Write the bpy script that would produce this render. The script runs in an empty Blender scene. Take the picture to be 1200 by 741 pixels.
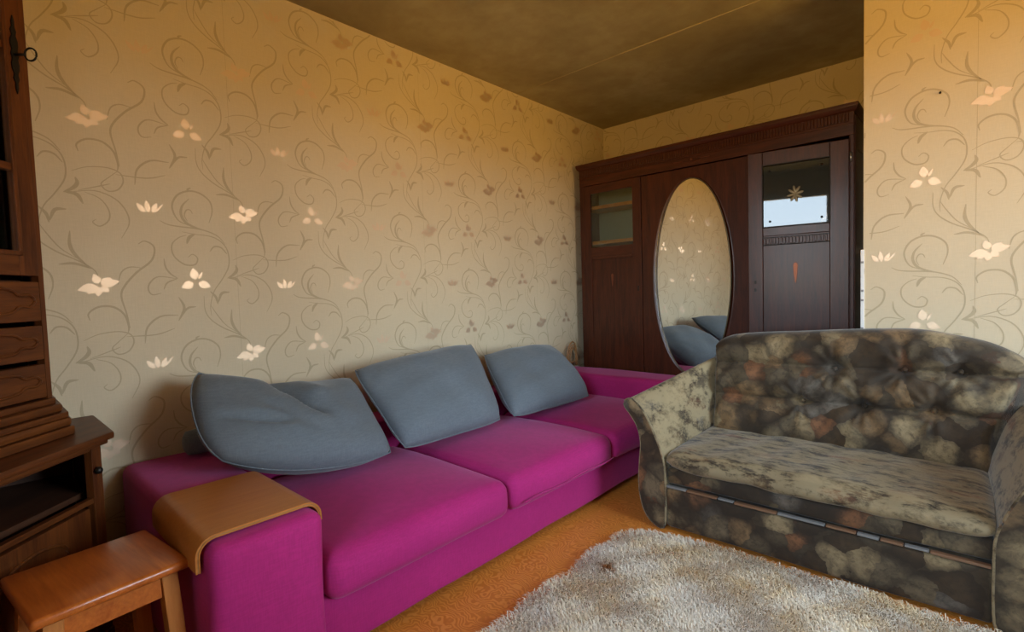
import bpy, bmesh, math, random
import numpy as np
from mathutils import Vector, Matrix
random.seed(7); np.random.seed(7)
SC = bpy.context.scene
COL = SC.collection
PI = math.pi

# ------------------------------------------------------------ camera
cam_data = bpy.data.cameras.new('camera'); cam_data.sensor_width = 36.0
cam_data.lens = 587.5756 / 1200 * 36.0; cam_data.clip_start = 0.02
cam = bpy.data.objects.new('camera', cam_data); COL.objects.link(cam); SC.camera = cam
RX, RY, RZ = (0.7397348, 0.67219843, -0.03068723), (0.00938982, -0.05591183, -0.99839156), (-0.67283301, 0.73825683, -0.04767175)
M = Matrix(((RX[0], -RY[0], -RZ[0]), (RX[1], -RY[1], -RZ[1]), (RX[2], -RY[2], -RZ[2]))).to_4x4()
M.translation = Vector((0, 0, 1.15)); cam.matrix_world = M

# ------------------------------------------------------------ view + world
SC.view_settings.view_transform = 'Standard'; SC.view_settings.look = 'None'
SC.view_settings.gamma = 1.0; SC.view_settings.use_curve_mapping = False
SC.view_settings.exposure = EXPOSURE = 0.9
SKY_STRENGTH = 13.0
W = bpy.data.worlds.new('sky'); SC.world = W; W.use_nodes = True
nt = W.node_tree; nt.nodes.clear()
tc = nt.nodes.new('ShaderNodeTexCoord'); sx = nt.nodes.new('ShaderNodeSeparateXYZ')
rp = nt.nodes.new('ShaderNodeValToRGB'); bg = nt.nodes.new('ShaderNodeBackground'); wo = nt.nodes.new('ShaderNodeOutputWorld')
mr = nt.nodes.new('ShaderNodeMapRange'); mr.inputs[1].default_value = -1; mr.inputs[2].default_value = 1
nt.links.new(tc.outputs['Generated'], sx.inputs[0]); nt.links.new(sx.outputs['Z'], mr.inputs[0]); nt.links.new(mr.outputs[0], rp.inputs[0])
cr = rp.color_ramp; cr.elements[0].position = 0.0; cr.elements[0].color = (.42, .22, .040, 1)      # sunlit ground and walls outside
cr.elements[1].position = .485; cr.elements[1].color = (.58, .325, .065, 1)
e = cr.elements.new(.515); e.color = (.74, .87, 1.0, 1)
e = cr.elements.new(.75); e.color = (.54, .74, 1.0, 1)
e = cr.elements.new(1.0); e.color = (.36, .58, 1.0, 1)
nt.links.new(rp.outputs[0], bg.inputs[0]); bg.inputs[1].default_value = SKY_STRENGTH; nt.links.new(bg.outputs[0], wo.inputs[0])

# window opening in the wall behind the camera
WX0, WX1, WZ0, WZ1 = -0.86, 0.30, 0.90, 2.36
# second, wider window, unseen, added in the right-hand wall for light from there
VY0, VY1, VZ0, VZ1, XR = 1.10, 2.78, 0.72, 2.25, 1.90
YW = -0.72
def lamp(name, kind, loc, energy, color, size=None, rot=(0, 0, 0), size_y=None):
    d = bpy.data.lights.new(name, kind); d.energy = energy; d.color = color
    if kind == 'AREA':
        d.shape = 'RECTANGLE'; d.size = size; d.size_y = size_y or size
    elif size: d.shadow_soft_size = size
    o = bpy.data.objects.new(name, d); o.location = loc; o.rotation_euler = rot; COL.objects.link(o); return o
# portal that only guides sampling of the sky through the window
po = lamp('window_portal', 'AREA', ((WX0+WX1)/2, YW-.16, (WZ0+WZ1)/2), 1, (1, 1, 1), WX1-WX0, (PI/2, 0, 0), WZ1-WZ0)
po.data.cycles.is_portal = True
po2 = lamp('window_portal', 'AREA', (XR+.16, (VY0+VY1)/2, (VZ0+VZ1)/2), 1, (1, 1, 1), VZ1-VZ0, (0, PI/2, 0), VY1-VY0)
po2.data.cycles.is_portal = True

# warm fill lamp, added and unseen: its light lives with its builder below
FILL_POS, FILL_POWER = (.20, 1.00, 2.30), 4.0

# ------------------------------------------------------------ materials
def srgb(r, g, b):
    f = lambda c: (c/255/12.92) if c/255 <= .04045 else ((c/255+.055)/1.055)**2.4
    return (f(r), f(g), f(b), 1)
def newmat(name):
    m = bpy.data.materials.new(name); m.use_nodes = True
    n = m.node_tree; b = n.nodes['Principled BSDF']; return m, n, b
def N(n, t, **kw):
    x = n.nodes.new(t)
    for k, v in kw.items():
        if k.startswith('i_'):
            x.inputs[k[2:].replace('_', ' ')].default_value = v
        else: setattr(x, k, v)
    return x
def coords(n, scale=(1, 1, 1), rot=(0, 0, 0)):
    t = N(n, 'ShaderNodeTexCoord'); mp = N(n, 'ShaderNodeMapping')
    mp.inputs['Scale'].default_value = scale; mp.inputs['Rotation'].default_value = rot
    n.links.new(t.outputs['Object'], mp.inputs[0]); return mp.outputs[0]
def ramp(n, fac, stops, interp='LINEAR'):
    r = N(n, 'ShaderNodeValToRGB'); c = r.color_ramp; c.interpolation = interp
    while len(c.elements) < len(stops): c.elements.new(.5)
    for el, (p, col) in zip(c.elements, stops): el.position = p; el.color = col
    n.links.new(fac, r.inputs[0]); return r.outputs[0]
def noise(n, vec, scale, detail=4, rough=.5, dist=0):
    x = N(n, 'ShaderNodeTexNoise'); x.inputs['Scale'].default_value = scale; x.inputs['Detail'].default_value = detail
    x.inputs['Roughness'].default_value = rough; x.inputs['Distortion'].default_value = dist
    n.links.new(vec, x.inputs['Vector']); return x
def mix(n, fac, a, b, mode='MIX'):
    x = N(n, 'ShaderNodeMix', data_type='RGBA', blend_type=mode)
    for s, v in ((x.inputs[0], fac), (x.inputs[6], a), (x.inputs[7], b)):
        if hasattr(v, 'is_linked') or isinstance(v, bpy.types.NodeSocket): n.links.new(v, s)
        else: s.default_value = v
    return x.outputs[2]
def bump(n, b, h, strength=.3, dist=.002):
    x = N(n, 'ShaderNodeBump'); x.inputs['Strength'].default_value = strength; x.inputs['Distance'].default_value = dist
    n.links.new(h, x.inputs['Height']); n.links.new(x.outputs[0], b.inputs['Normal'])

def mat_plain(name, col, rough=.5, metal=0, spec=.5):
    m, n, b = newmat(name)
    v = coords(n); ns = noise(n, v, 9, 3)
    c2 = tuple(min(1, k*.82) for k in col[:3])+(1,)
    n.links.new(mix(n, ns.outputs[0], col, c2), b.inputs['Base Color'])
    b.inputs['Roughness'].default_value = rough; b.inputs['Metallic'].default_value = metal
    b.inputs['Specular IOR Level'].default_value = spec; return m
def mat_wood(name, dark, light, rough, axis='Z', scale=1.0, coat=0.0, contrast=(.3, .7), knots=False):
    m, n, b = newmat(name)
    st = {'Z': (14, 14, 1.2), 'X': (1.2, 14, 14), 'Y': (14, 1.2, 14)}[axis]
    v = coords(n, tuple(s*scale for s in st))
    a = noise(n, v, 1.6, 6, .6, 1.2); f = noise(n, v, 9, 4, .7)
    c = ramp(n, a.outputs[0], [(contrast[0], dark), (contrast[1], light)])
    b.inputs['Specular IOR Level'].default_value = .28; c = mix(n, .35, c, ramp(n, f.outputs[0], [(.35, dark), (.65, light)]))
    if knots:
        kv = coords(n, {'X': (3.2, 9, 9), 'Z': (9, 9, 3.2), 'Y': (9, 3.2, 9)}[axis])
        vo = N(n, 'ShaderNodeTexVoronoi'); vo.inputs['Scale'].default_value = .9; n.links.new(kv, vo.inputs['Vector'])
        k = ramp(n, vo.outputs['Distance'], [(.0, (1, 1, 1, 1)), (.16, (0, 0, 0, 1))])
        c = mix(n, k, c, tuple(x*.25 for x in dark[:3])+(1,))
    n.links.new(c, b.inputs['Base Color'])
    b.inputs['Roughness'].default_value = rough; b.inputs['Coat Weight'].default_value = coat; b.inputs['Coat Roughness'].default_value = .18
    bump(n, b, f.outputs[0], .25, .0015); return m
def mat_fabric(name, col, col2, sheen=.3, rough=.85, scale=900, tint=(1, 1, 1, 1), blot=2.5):
    m, n, b = newmat(name)
    v = coords(n); big = noise(n, v, blot, 4, .6); wv = noise(n, v, scale*.25, 2, .6)
    v2 = coords(n, (1, 1, .12)); st = noise(n, v2, 260, 2, .5)
    v3 = coords(n, (.12, .12, 1)); st2 = noise(n, v3, 260, 2, .5)
    c = mix(n, ramp(n, big.outputs[0], [(.3, (0, 0, 0, 1)), (.7, (1, 1, 1, 1))]), col, col2)
    s = mix(n, .5, st.outputs[0], st2.outputs[0])
    c = mix(n, ramp(n, s, [(.38, (.55, .55, .55, 1)), (.62, (0, 0, 0, 1))]), c, tuple(k*.62 for k in col[:3])+(1,))
    n.links.new(c, b.inputs['Base Color'])
    b.inputs['Roughness'].default_value = rough; b.inputs['Specular IOR Level'].default_value = .2
    b.inputs['Sheen Weight'].default_value = sheen; b.inputs['Sheen Roughness'].default_value = .4; b.inputs['Sheen Tint'].default_value = tint
    bump(n, b, s, .35, .0015); return m

# velvet with a printed leaf and blossom pattern
def mat_floral(name, sheen_wear=0.0, stretch=(1, 1, 1), sheen=.2):
    m, n, b = newmat(name)
    v = coords(n, stretch)
    wob = noise(n, v, 7, 4, .6)
    add = N(n, 'ShaderNodeVectorMath', operation='MULTIPLY_ADD'); add.inputs[1].default_value = (.11, .11, .11)
    n.links.new(wob.outputs['Color'], add.inputs[0]); n.links.new(v, add.inputs[2]); V = add.outputs[0]
    vo = N(n, 'ShaderNodeTexVoronoi'); vo.inputs['Scale'].default_value = 10; n.links.new(V, vo.inputs['Vector'])
    sp = N(n, 'ShaderNodeSeparateColor'); n.links.new(vo.outputs['Color'], sp.inputs[0])
    pal = ramp(n, sp.outputs[0], [(0, (.065, .040, .020, 1)), (.16, (.20, .120, .055, 1)), (.34, (.155, .112, .062, 1)), (.48, (.20, .088, .038, 1)), (.58, (.26, .185, .095, 1)), (.78, (.095, .068, .038, 1)), (.9, (.13, .105, .078, 1))], 'CONSTANT')
    edge = ramp(n, vo.outputs['Distance'], [(.36, (0, 0, 0, 1)), (.72, (.9, .9, .9, 1))])
    c = mix(n, edge, pal, (.030, .020, .012, 1))
    big = noise(n, v, 4.5, 5, .65); c = mix(n, ramp(n, big.outputs[0], [(.45, (0, 0, 0, 1)), (.68, (.8, .8, .8, 1))]), c, (.028, .019, .012, 1))
    fine = noise(n, V, 38, 5, .7); c = mix(n, ramp(n, fine.outputs[0], [(.45, (0, 0, 0, 1)), (.7, (.7, .7, .7, 1))]), c, (.026, .019, .012, 1))
    pale = (.30, .225, .120, 1)  # pale tone paints in the velvet's sheen from the window, plus wear
    if sheen_wear:
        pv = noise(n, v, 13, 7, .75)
        k = ramp(n, pv.outputs[0], [(.41, (.0, .0, .0, 1)), (.53, (sheen_wear, sheen_wear, sheen_wear, 1))])
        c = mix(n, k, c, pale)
    n.links.new(c, b.inputs['Base Color'])
    b.inputs['Roughness'].default_value = .8; b.inputs['Specular IOR Level'].default_value = .25
    b.inputs['Sheen Weight'].default_value = sheen; b.inputs['Sheen Roughness'].default_value = .35; b.inputs['Sheen Tint'].default_value = (1, .95, .88, 1)
    fb = noise(n, v, 300, 2); bump(n, b, fb.outputs[0], .3, .002); return m

def mat_wall(name, a, c2, bumpy=True):
    m, n, b = newmat(name)
    v = coords(n); big = noise(n, v, 1.3, 3); h = coords(n, (1, 1, .06)); th = noise(n, h, 420, 2); h2 = coords(n, (.06, .06, 1)); th2 = noise(n, h2, 420, 2)
    c = mix(n, ramp(n, big.outputs[0], [(.35, (0, 0, 0, 1)), (.65, (1, 1, 1, 1))]), a, c2)
    s = mix(n, .5, th.outputs[0], th2.outputs[0])
    c = mix(n, ramp(n, s, [(.4, (.25, .25, .25, 1)), (.6, (0, 0, 0, 1))]), c, tuple(k*.75 for k in a[:3])+(1,))
    n.links.new(c, b.inputs['Base Color']); b.inputs['Roughness'].default_value = .62; b.inputs['Specular IOR Level'].default_value = .3
    bump(n, b, s, .2, .001); return m

MT = {}
MT['paper'] = mat_wall('wallpaper', (.60, .49, .325, 1), (.56, .45, .295, 1))
MT['scroll'] = mat_wall('wallpaper_scroll', (.45, .355, .22, 1), (.42, .335, .205, 1))
MT['petal'] = mat_plain('wallpaper_petal', (.66, .48, .32, 1), .46, .56)
MT['petal_dull'] = mat_plain('wallpaper_petal_dull', (.46, .30, .16, 1), .45, .2)

def mat_ceiling():
    m, n, b = newmat('old_ceiling_paint')
    v = coords(n); a = noise(n, v, 1.6, 6, .62, .4); f = noise(n, v, 9, 5, .6)
    c = ramp(n, a.outputs[0], [(.32, (.25, .20, .095, 1)), (.52, (.36, .305, .155, 1)), (.7, (.44, .385, .215, 1))])
    c = mix(n, ramp(n, f.outputs[0], [(.4, (0, 0, 0, 1)), (.75, (.5, .5, .5, 1))]), c, (.24, .17, .08, 1))
    n.links.new(c, b.inputs['Base Color']); b.inputs['Roughness'].default_value = .5; bump(n, b, f.outputs[0], .3, .004); return m
MT['ceiling'] = mat_ceiling()
def mat_floor():
    m, n, b = newmat('patterned_orange_lino')
    v = coords(n); w = noise(n, v, 5, 3, .6)
    add = N(n, 'ShaderNodeVectorMath', operation='MULTIPLY_ADD'); add.inputs[1].default_value = (.35, .35, 0)
    n.links.new(w.outputs['Color'], add.inputs[0]); n.links.new(v, add.inputs[2])
    wv = N(n, 'ShaderNodeTexWave', wave_type='RINGS'); wv.inputs['Scale'].default_value = 18; wv.inputs['Distortion'].default_value = 7; wv.inputs['Detail'].default_value = 3
    n.links.new(add.outputs[0], wv.inputs['Vector'])
    c = ramp(n, wv.outputs['Fac'], [(.25, (.54, .175, .022, 1)), (.5, (.60, .200, .028, 1)), (.85, (.68, .255, .045, 1))])
    n.links.new(c, b.inputs['Base Color']); b.inputs['Roughness'].default_value = .42; return m
MT['floor'] = mat_floor()
MT['magenta'] = mat_fabric('magenta_upholstery', (.44, .020, .155, 1), (.35, .014, .122, 1), .25, tint=(1, .45, .75, 1))
MT['grey'] = mat_fabric('grey_cushion_cloth', (.150, .172, .190, 1), (.128, .148, .165, 1), .2)
MT['floral'] = mat_floral('floral_velvet')
MT['floral_worn_sheen'] = mat_floral('floral_velvet_worn_sheen', .75, (.8, 2.6, 1), .25)  # paler copy for the seat: window sheen put into the colour, plus worn pile
MT['floral_arm'] = mat_floral('floral_velvet_arm', .85, (1, .7, 1.0), .25)  # paler copy for the arms: painted sheen and wear together
MT['wardrobe'] = mat_wood('dark_stained_oak', (.022, .0055, .002, 1), (.090, .020, .006, 1), .42, 'Z', 1.2, .10)
MT['wardrobe_h'] = mat_wood('dark_stained_oak_cross', (.024, .006, .002, 1), (.095, .022, .007, 1), .42, 'X', 1.2, .10)
MT['hutch'] = mat_wood('brown_oiled_wood', (.046, .011, .0025, 1), (.155, .044, .008, 1), .48, 'Z', 1.0, .1)
MT['hutch_h'] = mat_wood('brown_oiled_wood_cross', (.046, .011, .0025, 1), (.160, .046, .008, 1), .48, 'X', 1.0, .1)
MT['hutch_dark'] = mat_wood('dark_inside_wood', (.035, .012, .005, 1), (.08, .03, .012, 1), .6, 'X')
MT['stool'] = mat_wood('orange_pine', (.30, .060, .009, 1), (.58, .160, .026, 1), .30, 'X', .8, .4, knots=True)
MT['stool_leg'] = mat_wood('orange_pine_leg', (.36, .11, .022, 1), (.55, .21, .05, 1), .35, 'Z', .8, .2)
MT['ply'] = mat_wood('oak_bentwood', (.36, .115, .020, 1), (.48, .17, .030, 1), .35, 'Y', 1.0, .2)
MT['ply_edge'] = mat_wood('bentwood_edge', (.16, .07, .02, 1), (.42, .22, .08, 1), .5, 'Y')
MT['groove'] = mat_plain('dark_groove', (.012, .006, .003, 1), .7)
MT['iron'] = mat_plain('dark_iron', (.03, .026, .022, 1), .45, .8)
MT['copper'] = mat_plain('copper_inlay', (.22, .075, .04, 1), .45, .8)
MT['steel'] = mat_plain('steel', (.5, .5, .5, 1), .3, .9)
MT['brass'] = mat_plain('dull_brass', (.15, .12, .07, 1), .45, .8)
MT['white'] = mat_plain('white_paint', (.72, .70, .66, 1), .45)
MT['strip'] = mat_plain('strip_grey', (.20, .19, .175, 1), .5)
MT['strip_orange'] = mat_plain('strip_orange', (.20, .10, .05, 1), .5)
MT['lining'] = mat_plain('grey_green_lining', (.24, .25, .20, 1), .8)
MT['wicker'] = mat_wood('wicker_cane', (.22, .10, .035, 1), (.42, .22, .09, 1), .5, 'Z')
def mat_glass(name, tint, refl, rough=.0):
    m = bpy.data.materials.new(name); m.use_nodes = True; n = m.node_tree; n.nodes.clear()
    o = n.nodes.new('ShaderNodeOutputMaterial'); t = n.nodes.new('ShaderNodeBsdfTransparent'); g = n.nodes.new('ShaderNodeBsdfGlossy')
    f = n.nodes.new('ShaderNodeFresnel'); f.inputs[0].default_value = refl; x = n.nodes.new('ShaderNodeMixShader')
    t.inputs[0].default_value = tint; g.inputs['Roughness'].default_value = rough
    n.links.new(f.outputs[0], x.inputs[0]); n.links.new(t.outputs[0], x.inputs[1]); n.links.new(g.outputs[0], x.inputs[2]); n.links.new(x.outputs[0], o.inputs[0]); return m
MT['glass'] = mat_glass('window_glass', (.97, .98, .97, 1), 1.45)
MT['glass_green'] = mat_glass('greenish_cabinet_glass', (.86, .91, .86, 1), 1.5, .0)
def mat_darkglass():
    m, n, b = newmat('dark_backed_glass'); v = coords(n); s = noise(n, v, 5, 2)
    n.links.new(mix(n, s.outputs[0], (.020, .026, .026, 1), (.030, .036, .034, 1)), b.inputs['Base Color'])
    b.inputs['Roughness'].default_value = .02; b.inputs['IOR'].default_value = 1.5; return m
MT['darkglass'] = mat_darkglass()
def mat_mirror():
    m, n, b = newmat('silvered_mirror'); v = coords(n); s = noise(n, v, 3, 2)
    n.links.new(mix(n, s.outputs[0], (.80, .82, .80, 1), (.76, .78, .76, 1)), b.inputs['Base Color'])
    b.inputs['Roughness'].default_value = .012; b.inputs['Metallic'].default_value = 1; return m
MT['mirror'] = mat_mirror()
def mat_rug():
    m, n, b = newmat('shaggy_cream_wool'); v = coords(n); a = noise(n, v, 3.2, 5, .65, .3); f = noise(n, v, 45, 3, .7)
    c = ramp(n, a.outputs[0], [(.34, (.72, .61, .50, 1)), (.5, (.80, .67, .50, 1)), (.66, (.82, .60, .32, 1))])
    c = mix(n, ramp(n, f.outputs[0], [(.4, (0, 0, 0, 1)), (.7, (.5, .5, .5, 1))]), c, (.60, .50, .40, 1))
    # a brown stain with a shape of its own
    t = N(n, 'ShaderNodeTexCoord'); d = N(n, 'ShaderNodeVectorMath', operation='DISTANCE'); d.inputs[1].default_value = (-1.066, 1.696, .045)
    wob = N(n, 'ShaderNodeVectorMath', operation='MULTIPLY_ADD'); wob.inputs[1].default_value = (.09, .09, 0)
    ns = noise(n, v, 22, 3); n.links.new(ns.outputs['Color'], wob.inputs[0]); n.links.new(t.outputs['Object'], wob.inputs[2])
    sb = N(n, 'ShaderNodeVectorMath', operation='SUBTRACT'); sb.inputs[1].default_value = (.045, .045, 0)
    n.links.new(wob.outputs[0], sb.inputs[0]); n.links.new(sb.outputs[0], d.inputs[0])
    k = ramp(n, d.outputs['Value'], [(.022, (1, 1, 1, 1)), (.048, (0, 0, 0, 1))])
    c = mix(n, k, c, (.26, .085, .016, 1))
    n.links.new(c, b.inputs['Base Color']); b.inputs['Roughness'].default_value = .9; b.inputs['Specular IOR Level'].default_value = .1; return m
MT['rug'] = mat_rug()

# ------------------------------------------------------------ mesh helpers
def link(name, me, mat, parent=None, smooth=False):
    o = bpy.data.objects.new(name, me); COL.objects.link(o)
    for m in (mat if isinstance(mat, (list, tuple)) else [mat]): me.materials.append(m)
    if smooth: me.polygons.foreach_set('use_smooth', [True]*len(me.polygons))
    if parent: o.parent = parent
    return o
def from_bm(name, bm, mat, parent=None, smooth=False, angle=None):
    bmesh.ops.recalc_face_normals(bm, faces=bm.faces)
    me = bpy.data.meshes.new(name); bm.to_mesh(me); bm.free()
    o = link(name, me, mat, parent, smooth or angle is not None)
    if angle is not None:
        me.set_sharp_from_angle(angle=math.radians(angle)); w = o.modifiers.new('weighted_normals', 'WEIGHTED_NORMAL'); w.keep_sharp = True; w.weight = 100
    return o
def pydata(name, V, F, mat, parent=None, smooth=False, angle=None):
    bm = bmesh.new(); vs = [bm.verts.new(v) for v in V]
    for f in F:
        try: bm.faces.new([vs[i] for i in f])
        except ValueError: pass
    return from_bm(name, bm, mat, parent, smooth, angle)
def add_box(bm, x0, x1, y0, y1, z0, z1, bev=0, seg=2, mtx=None):
    r = bmesh.ops.create_cube(bm, size=1); vs = r['verts']
    for v in vs: v.co = Vector(((x0+x1)/2+v.co.x*(x1-x0), (y0+y1)/2+v.co.y*(y1-y0), (z0+z1)/2+v.co.z*(z1-z0)))
    if bev:
        es = list({e for v in vs for e in v.link_edges})
        r2 = bmesh.ops.bevel(bm, geom=es, offset=bev, segments=seg, profile=.5, affect='EDGES'); vs = list({v for f in r2['faces'] for v in f.verts} | {v for v in vs if v.is_valid})
    if mtx: bmesh.ops.transform(bm, matrix=mtx, verts=vs)
    return vs
def box(name, b, mat, parent=None, bev=.003, seg=2, off=(0, 0, 0)):
    bm = bmesh.new(); x0, x1, y0, y1, z0, z1 = b
    add_box(bm, x0-off[0], x1-off[0], y0-off[1], y1-off[1], z0-off[2], z1-off[2], bev, seg)
    return from_bm(name, bm, mat, parent, False, 40 if bev else None)
def catmull(P, sub=5, closed=False):
    P = [Vector(p) for p in P]; n = len(P); out = []
    rng = range(n) if closed else range(n-1)
    for i in rng:
        p1, p2 = P[i], P[(i+1) % n]
        p0 = P[(i-1) % n] if closed or i > 0 else p1*2-p2
        p3 = P[(i+2) % n] if closed or i+2 < n else p2*2-p1
        for k in range(sub):
            t = k/sub
            out.append(.5*((2*p1)+(-p0+p2)*t+(2*p0-5*p1+4*p2-p3)*t*t+(-p0+3*p1-3*p2+p3)*t**3))
    if not closed: out.append(P[-1].copy())
    return out
def add_tube(bm, P, r, n=8, closed=False):
    P = [Vector(p) for p in P]; rings = []
    for i, p in enumerate(P):
        a = P[i-1] if (i > 0 or closed) else p; b = P[(i+1) % len(P)] if (i+1 < len(P) or closed) else p
        t = (b-a).normalized(); up = Vector((0, 0, 1)) if abs(t.z) < .95 else Vector((1, 0, 0))
        s = t.cross(up).normalized(); u = s.cross(t); rr = r[i] if hasattr(r, '__len__') else r
        rings.append([bm.verts.new(p+s*(math.cos(2*PI*k/n)*rr)+u*(math.sin(2*PI*k/n)*rr)) for k in range(n)])
    m = len(rings)
    for i in range(m if closed else m-1):
        A, B = rings[i], rings[(i+1) % m]
        for k in range(n): bm.faces.new((A[k], A[(k+1) % n], B[(k+1) % n], B[k]))
    if not closed: bm.faces.new(rings[0]); bm.faces.new(rings[-1][::-1])
def tube(name, P, r, mat, parent=None, n=8, closed=False):
    bm = bmesh.new(); add_tube(bm, P, r, n, closed); return from_bm(name, bm, mat, parent, True)
def prism(name, P, y0, y1, mat, parent=None, bev=0, axis='Y', angle=30):
    """outline P in (x,z) extruded along y (or (y,z) along x)"""
    bm = bmesh.new(); mk = (lambda a, b, c: (a, c, b)) if axis == 'Y' else (lambda a, b, c: (c, a, b)) if axis == 'X' else (lambda a, b, c: (a, b, c))
    A = [bm.verts.new(mk(a, b, y0)) for a, b in P]; B = [bm.verts.new(mk(a, b, y1)) for a, b in P]; n = len(P)
    bm.faces.new(A); bm.faces.new(B[::-1])
    for i in range(n): bm.faces.new((A[i], A[(i+1) % n], B[(i+1) % n], B[i]))
    bmesh.ops.recalc_face_normals(bm, faces=bm.faces)
    if bev:
        es = [e for e in bm.edges if e.calc_face_angle(0) > .5]
        bmesh.ops.bevel(bm, geom=es, offset=bev, segments=2, profile=.5, affect='EDGES')
    return from_bm(name, bm, mat, parent, False, angle)
def thing(name, label, cat, loc=(0, 0, 0), rotz=0, group=None):
    o = bpy.data.objects.new(name, None); o.empty_display_size = .1; COL.objects.link(o)
    o.location = loc; o.rotation_euler = (0, 0, rotz); return tag(o, label, cat, group)
def tag(o, label=None, cat=None, group=None, kind=None):
    for k, v in (('label', label), ('category', cat), ('group', group), ('kind', kind)):
        if v: o[k] = v
    return o

DOOR_ANGLE = 9.0
# ================================================================ ROOM
XL, YB, ZC, YR, XE = -2.465, 4.01, 2.60, 2.90, -0.371
EYE_LEFT = (0.678, 1.527); EYE_RIGHT = (-0.157, 1.247)
STROKES= [[9,[[74,-34],[89,16],[82,60],[47,90],[5,96],[-37,76],[-59,37],[-58,2],[-40,-33],[-6,-50]]],[13,[[3,63],[-24,30],[-30,-6],[-15,-38],[16,-56],[59,-69]]],[6,[[13,0],[5,15],[-9,14],[-18,-9],[-8,-34]]],[9,[[5,94],[-1,102],[12,110]]],[7,[[-107,-38],[-81,-52],[-38,-58],[13,-61],[59,-69],[105,-89],[135,-125]]],[6,[[-30,-79],[18,-87],[71,-91],[111,-108],[138,-141],[147,-187],[140,-233],[109,-288],[79,-333],[62,-394],[63,-440]]],[8,[[71,-159],[89,-137],[117,-140],[140,-168]]],[16,[[18,-85],[-5,-102],[-15,-129]]],[7,[[-13,-186],[4,-173],[22,-190],[11,-217],[-28,-217],[-65,-182],[-70,-136],[-44,-105],[-15,-93]]],[16,[[136,-276],[164,-257],[177,-237],[172,-216]]],[16,[[138,-274],[173,-280],[190,-313]]],[6,[[152,-274],[226,-260],[287,-284],[320,-330],[326,-379],[299,-436]]],[6,[[196,-268],[240,-288],[265,-329],[263,-369],[235,-394],[214,-380],[225,-368]]],[6,[[163,-194],[209,-173],[270,-167],[308,-182],[316,-215],[297,-248],[265,-256],[247,-232],[267,-208],[300,-176]]],[5,[[178,-264],[243,-240],[274,-228]]],[9,[[186,-119],[183,-92],[214,-68],[259,-70],[292,-102],[303,-150],[300,-174]]],[8,[[-101,-194],[-97,-230],[-80,-258],[-56,-276]]],[7,[[-56,-278],[-123,-269],[-154,-294],[-161,-322],[-148,-343],[-117,-337]]],[7,[[-59,-278],[-94,-294],[-108,-322]]],[14,[[141,-338],[109,-343],[93,-383]]],[12,[[64,-333],[85,-360],[91,-391]]],[6,[[38,283],[39,221],[60,178],[106,139],[168,105],[212,69],[222,22]]],[14,[[146,218],[143,168],[157,129],[188,91]]],[12,[[108,93],[153,97],[204,78]]],[5,[[63,240],[81,206],[116,153],[159,117]]],[9,[[351,179],[374,192],[404,169],[393,115],[340,65],[299,12],[286,-30],[299,-98],[307,-156]]],[6,[[278,17],[291,65],[319,86],[360,83]]],[12,[[-57,280],[-39,234],[-62,181]]],[10,[[6,237],[-29,230],[-62,181]]],[9,[[474,-113],[410,-116],[364,-158],[353,-221]]],[6,[[459,-168],[394,-189],[294,-189]]]]
FLOWERS= [(3, 10, 344), (5, 220, 15), (2, -140, 10)]

PU, PV = .5365, .635
def petal(cx, cy, ang, L, Wd, n=5):
    a = math.radians(ang); P = []
    for k in range(n+1):
        t = k/n; P.append((t*L, Wd*math.sin(PI*t**.8)))
    for k in range(n-1, 0, -1):
        t = k/n; P.append((t*L, -Wd*math.sin(PI*t**.8)))
    return [(cx+x*math.cos(a)-y*math.sin(a), cy+x*math.sin(a)+y*math.cos(a)) for x, y in P]
def motif_shapes():
    out = []      # (kind, [polygons])
    for w, P in STROKES:
        pts = catmull([(a/1000, b/1000, 0) for a, b in P], 4); n = len(pts); L = []; R_ = []
        for i, p in enumerate(pts):
            a = pts[max(0, i-1)]; b = pts[min(n-1, i+1)]; t = (b-a).normalized(); s = Vector((-t.y, t.x, 0))
            hw = w/1000*.42*(.16+.84*math.sin(PI*(i+.15)/(n-.7+.0))**.8) if w > 10 else w/1000*.42*(.35+.65*math.sin(PI*i/(n-1))**.7)
            L.append(p+s*hw); R_.append(p-s*hw)
        for i in range(n-1): out.append((1, [(q.x, q.y) for q in (R_[i], R_[i+1], L[i+1], L[i])]))
    for kind, x, y in FLOWERS:
        cx, cy = x/1000, y/1000
        if kind == 3:
            for ang in (98, 205, -22): out.append((2, petal(cx+.010*math.cos(math.radians(ang)), cy+.010*math.sin(math.radians(ang)), ang, .050, .017)))
            out.append((2, petal(cx+.010, cy+.010, 62, .040, .005)))
        elif kind == 5:
            for ang, ln, wd_ in ((14, .060, .015), (38, .045, .012), (108, .040, .014), (196, .062, .016), (222, .045, .012), (262, .038, .014), (318, .034, .013)): out.append((3, petal(cx+.006*math.cos(math.radians(ang)), cy+.006*math.sin(math.radians(ang)), ang, ln, wd_)))
        else:
            for ang, ln in ((68, .046), (98, .052), (128, .046)): out.append((3, petal(cx+(90-ang)*.0004, cy-.02, ang, ln, .010)))
            out.append((3, petal(cx+.018, cy-.018, 52, .055, .0035)))
    return out
SHAPES = motif_shapes()
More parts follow.
